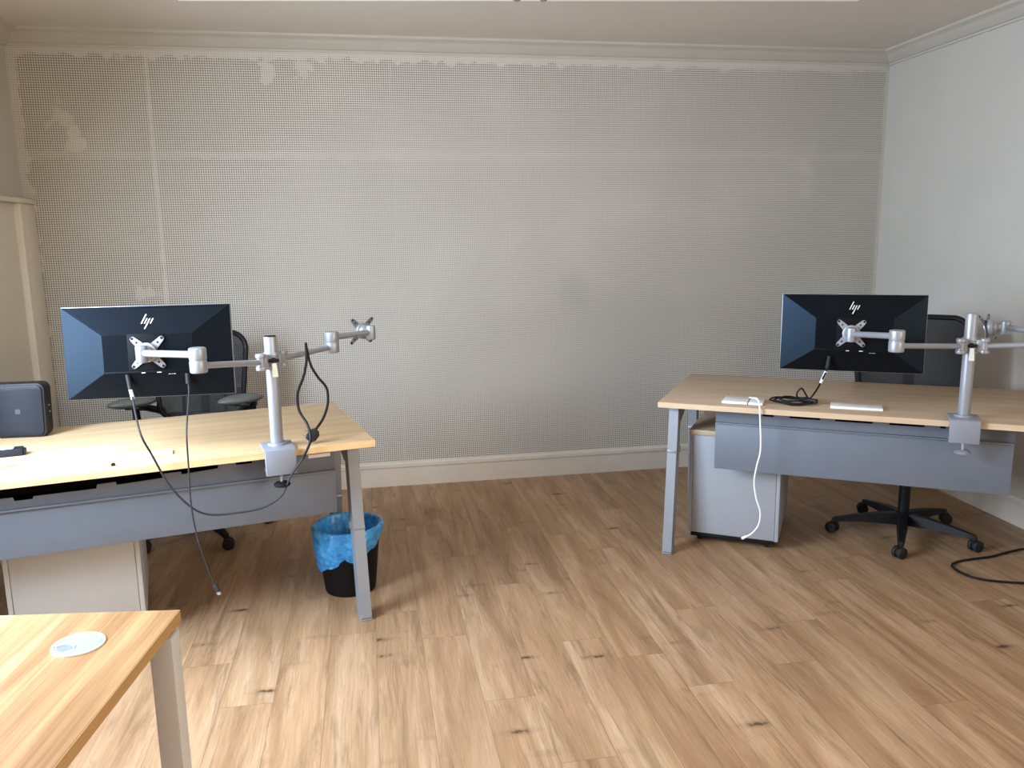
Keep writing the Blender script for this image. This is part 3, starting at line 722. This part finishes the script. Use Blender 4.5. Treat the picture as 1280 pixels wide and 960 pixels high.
# monitor cables on the right: label sleeve, drop to the desk, loops
mr = mat_of(mR_c, mR_y, mR_t)
t = thing('monitor_cable', 'coiled black cable under the right-hand monitor, with white tag', 'cable', RD.w(.57, .17, ZT))
iv = Matrix.Translation(-Vector(t.location))
a0 = mr @ Vector((-.082, -.034, -.095)); a1 = mr @ Vector((-.090, -.036, -.155)); a2 = mr @ Vector((-.105, -.035, -.195))
def ell(cu, cv, ru, rv, z, a0_, a1_, n=14): return [RD.w(cu+ru*math.cos(a0_+(a1_-a0_)*k/n), cv+rv*math.sin(a0_+(a1_-a0_)*k/n), z+.0025*math.sin(k*1.7)) for k in range(n+1)]
pts = [a0, a1, a2, RD.w(.655, .16, .790), RD.w(.622, .16, .742), RD.w(.600, .18, .738)] + ell(.565, .165, .085, .072, .738, .3, 2*PI+.2) + ell(.560, .16, .095, .060, .743, .2, 2*PI+.4) + ell(.570, .17, .070, .050, .747, .4, 2*PI-.6) + [RD.w(.650, .14, .742)]
MB().tube([iv @ q for q in pts], .0040, 8, smooth=5).build('cable', M['darkcab'], t)
pts = [RD.w(.63, .165, .745), RD.w(.612, .165, .775), RD.w(.597, .165, .797), RD.w(.582, .165, .785), RD.w(.578, .165, .762), RD.w(.60, .17, .742), RD.w(.640, .17, .742)]
MB().tube([iv @ q for q in pts], .0040, 8).build('upright_loop', M['darkcab'], t)
MB().box((-.022, -.012, -.007), (.022, .012, .013), .005, mx=iv @ Matrix.Translation(RD.w(.643, .150, .744)) @ Matrix.Rotation(-.9, 4, 'Z')).build('plug', M['rubber'], t)
d = (a2-a1)
MB().cyl(iv @ (a1+d*.1), iv @ (a2+d*.35), .0062, seg=14).build('white_tag', M['white'], t)
MB().cyl(iv @ a0, iv @ (a1-(a1-a0)*.15), .0075, seg=14).build('connector', M['rubber'], t)

# cables of the left monitor
ml = mat_of(mL_c, mL_y, mL_t)
s0 = ml @ Vector((-.068, -.036, -.075)); s1 = ml @ Vector((-.062, -.040, -.120)); s2 = ml @ Vector((-.055, -.046, -.150))
t = thing('power_cable', 'dark power cable sagging from left-hand monitor and looped over the monitor arm', 'cable', LD.w(-.5, -.03, .55))
iv = Matrix.Translation(-Vector(t.location))
armp = LD.w(-.208, .118, 1.083)
pts = [s1, s2, LD.w(-.79, -.055, .86), LD.w(-.761, -.04, .775), LD.w(-.715, -.035, .66), LD.w(-.655, -.03, .575), LD.w(-.60, -.03, .540), LD.w(-.52, -.03, .532), LD.w(-.42, -.03, .538), LD.w(-.352, -.03, .575), LD.w(-.318, -.032, .640), LD.w(-.272, -.032, .70), LD.w(-.238, -.015, .76), LD.w(-.240, .02, .81), LD.w(-.262, .05, .86), LD.w(-.262, .06, .92), LD.w(-.236, .06, .985), LD.w(-.222, .07, 1.04), LD.w(-.218, .085, 1.082), LD.w(-.213, .115, 1.094), LD.w(-.206, .148, 1.070), LD.w(-.196, .145, 1.01), LD.w(-.176, .12, .965), LD.w(-.150, .10, .925), LD.w(-.150, .09, .87), LD.w(-.172, .07, .82), LD.w(-.205, .055, .782)]
MB().tube([iv @ q for q in pts], .0036, 10, smooth=6).build('cable', M['greycab'], t)
# darker rubbery far half, as a sleeve over the same run
MB().tube([iv @ q for q in pts[11:]], .0049, 10, smooth=6).build('black_section', M['darkcab'], t)
MB().cyl(iv @ (s1+(s2-s1)*.2), iv @ (s2+(s2-s1)*.3), .0062, seg=14).build('white_tag', M['white'], t)
MB().cyl(iv @ s0, iv @ (s1+(s2-s1)*.2), .0075, seg=14).build('connector', M['rubber'], t)
q = iv @ LD.w(-.220, .05, .762)
pm = Matrix.Translation(q) @ Matrix.Rotation(LD.a, 4, 'Z') @ Matrix.Rotation(.7, 4, 'Y')
MB().prism([(-.016, -.022), (.010, -.024), (.020, -.010), (.020, .014), (.008, .026), (-.008, .026), (-.018, .010)], -.013, .013, pm, .003).build('plug', M['rubber'], t)
f = MB(); 
for k in (-.009, .009): f.cyl(pm @ Vector((-.016, k*.6, -.006+k)), pm @ Vector((-.036, k*.6, -.010+k)), .0022, seg=8)
f.build('prong', M['alu'], t)
e0 = ml @ Vector((.128, -.036, -.078)); e1 = ml @ Vector((.130, -.044, -.15))
t = thing('video_cable', 'straight grey video cable hanging from left-hand monitor down to the floor', 'cable', LD.w(-.62, -.04, .26))
iv = Matrix.Translation(-Vector(t.location))
pts = [e0, e1, LD.w(-.648, -.06, .85), LD.w(-.652, -.055, .72), LD.w(-.655, -.05, .62), LD.w(-.651, -.05, .53), LD.w(-.638, -.05, .44), LD.w(-.618, -.05, .35), LD.w(-.600, -.05, .285)]
MB().tube([iv @ q for q in pts], .0030, 10).build('cable', M['greycab'], t)
MB().cyl(iv @ e0, iv @ (e0+(e1-e0)*.5), .008, seg=14).build('connector', M['rubber'], t)
c0, c1 = iv @ LD.w(-.602, -.05, .290), iv @ LD.w(-.592, -.05, .262)
MB().bar(c0, c1, .016, .009, (1, 0, 0), .002).build('plug_grip', M['greycab'], t)
MB().bar(c1, c1+(c1-c0)*.4, .013, .006, (1, 0, 0)).build('plug_shell', M['alu'], t)
# lead on the floor at the right
pts = [(2.62, 3.50, .006), (2.40, 3.575, .006), (2.30, 3.555, .006), (2.173, 3.497, .006), (2.09, 3.475, .006), (2.0, 3.449, .006), (1.945, 3.41, .006), (1.932, 3.36, .006), (1.945, 3.30, .006), (1.99, 3.25, .006), (2.07, 3.222, .006), (2.16, 3.208, .006), (2.30, 3.21, .006), (2.45, 3.24, .006)]
o = MB().tube(pts, .0052, 10).build('floor_cable', M['darkcab']); tag(o, 'black cable looping across the floor at the right edge', 'cable')

# ------------------------------------------------------------------ waste bin with bag
t = thing('waste_bin', 'black waste bin lined with a blue bag beside left-hand desk leg', 'bin', (-.705, 3.285, 0))
MB().lathe([(0, .004), (.098, .004), (.104, .0), (.106, .006), (.108, .016), (.1085, .022), (.134, .262), (.140, .270), (.140, .280), (.133, .280), (.131, .268), (.103, .022), (0, .020)], 56).build('bin_body', M['bin'], t)
def bagf(v, a, r, z):
    n = noise.noise(Vector((math.cos(a)*3.2, math.sin(a)*3.2, z*14)))*.007 + noise.noise(Vector((math.cos(a)*9, math.sin(a)*9, z*34)))*.004
    if z > .279: n *= .5
    k = 1+n/max(r, .05)
    return Vector((v.x*k, v.y*k, v.z))
seg = 96
def hem(a):    # the folded-over skirt hangs lowest at the front left, highest at the right
    return .150 + .055*math.cos(a-.15) + .012*math.sin(3*a+1) + .006*math.sin(7*a)
t_ = bmesh.new(); rings = []
def ringf(fn):
    r = []
    for k in range(seg):
        a = 2*PI*k/seg; rr, zz = fn(a); v = bagf(Vector((rr*math.cos(a), rr*math.sin(a), zz)), a, rr, zz); r.append(t_.verts.new(v))
    rings.append(r)
for s_ in range(9):
    k = s_/8
    ringf(lambda a: ((.128+.022*k+.006*math.sin(PI*k)) if 0 else (.1195+.030*k**.8+.008*math.sin(PI*k)), hem(a)+(.282-hem(a))*k))
for rr, zz in ((.1455, .289), (.139, .291), (.131, .287), (.124, .272), (.120, .245), (.113, .20), (.105, .14), (.098, .08), (.090, .035), (.05, .027)):
    ringf(lambda a: (rr, zz + .006*math.sin(5*a)*(1 if .2 < zz < .285 else 0)))
for a, b_ in zip(rings, rings[1:]):
    for k in range(seg): t_.faces.new((a[k], a[(k+1) % seg], b_[(k+1) % seg], b_[k]))
t_.faces.new(rings[-1])
f = MB(); f._add(t_); f.build('bin_bag', M['bag'], t)

# ------------------------------------------------------------------ ceiling light
t = thing('ceiling_light', 'long white linear light fixed to the ceiling at the top edge', 'ceiling light', (.09, 3.72, 2.545), .055)
hs = MB().box((-1.49, -.085, -.062), (1.49, .085, -.001), .004).build('housing', M['lampw'], t)
MB().box((-1.44, -.06, -.068), (-.08, .03, -.061), .003).box((.12, -.06, -.068), (1.44, .03, -.061), .003).build('diffuser', M['lampw'], t)
for x in (-.040, .075):
    MB().lathe([(0, -.071), (.010, -.0705), (.016, -.066), (.018, -.0615)], 24, (x, .053, 0)).build('fixing_knob', M['alu_d'], t)

# ------------------------------------------------------------------ light
def area(name, loc, aim, sx, sy, power, color, spread=PI):
    L = bpy.data.lights.new(name, 'AREA'); L.shape = 'RECTANGLE'; L.size = sx; L.size_y = sy; L.energy = power; L.color = color; L.spread = spread
    o = bpy.data.objects.new(name, L); C.objects.link(o); o.location = loc
    o.rotation_euler = (Vector(aim)-Vector(loc)).to_track_quat('-Z', 'Y').to_euler(); return o
lc = WA.w(U0-.27, (LW0+LW1)/2, (WZ0+WZ1)/2)
ld = WA.w(U0+1, (LW0+LW1)/2-.10, (WZ0+WZ1)/2-.85)
area('window_daylight_left', lc, ld, LW1-LW0+.1, WZ1-WZ0+.1, 340, (.64, .797, 1.0))
rc_ = RWF.w(.27, (RW0+RW1)/2, (WZ0+WZ1)/2); rd_ = RWF.w(-1, (RW0+RW1)/2+.2, (WZ0+WZ1)/2-.2)
area('window_daylight_right', rc_, rd_, RW1-RW0+.1, WZ1-WZ0+.1, 135, (1.0, .84, .67))
w = bpy.data.worlds.new('sky'); bpy.context.scene.world = w; w.use_nodes = True
w.node_tree.nodes['Background'].inputs[0].default_value = (.75, .87, 1, 1); w.node_tree.nodes['Background'].inputs[1].default_value = 1.2

# ------------------------------------------------------------------ camera
cam = bpy.data.cameras.new('camera'); co = bpy.data.objects.new('camera', cam); C.objects.link(co)
cam.sensor_width = 36; cam.lens = 1017/1280*36; cam.clip_start = .05
P_, R2 = .18, -.0151
cp, sp_ = math.cos(P_), math.sin(P_)
fw = Vector((0, cp, -sp_)); up = Vector((0, sp_, cp)); rt = Vector((1, 0, 0))
c_, s_ = math.cos(R2), math.sin(R2)
# image x = u*c - v*s (v down): a point to the right (u) drops by u*s on the picture
X = rt*c_ + up*s_; Y = -rt*s_ + up*c_
Z = -fw
co.matrix_world = Matrix(((X.x, Y.x, Z.x, 0), (X.y, Y.y, Z.y, 0), (X.z, Y.z, Z.z, 1.4734), (0, 0, 0, 1)))
S = bpy.context.scene; S.camera = co
S.view_settings.view_transform = 'Standard'; S.view_settings.look = 'None'; S.view_settings.gamma = 1; S.view_settings.exposure = .1
S.view_settings.use_curve_mapping = False
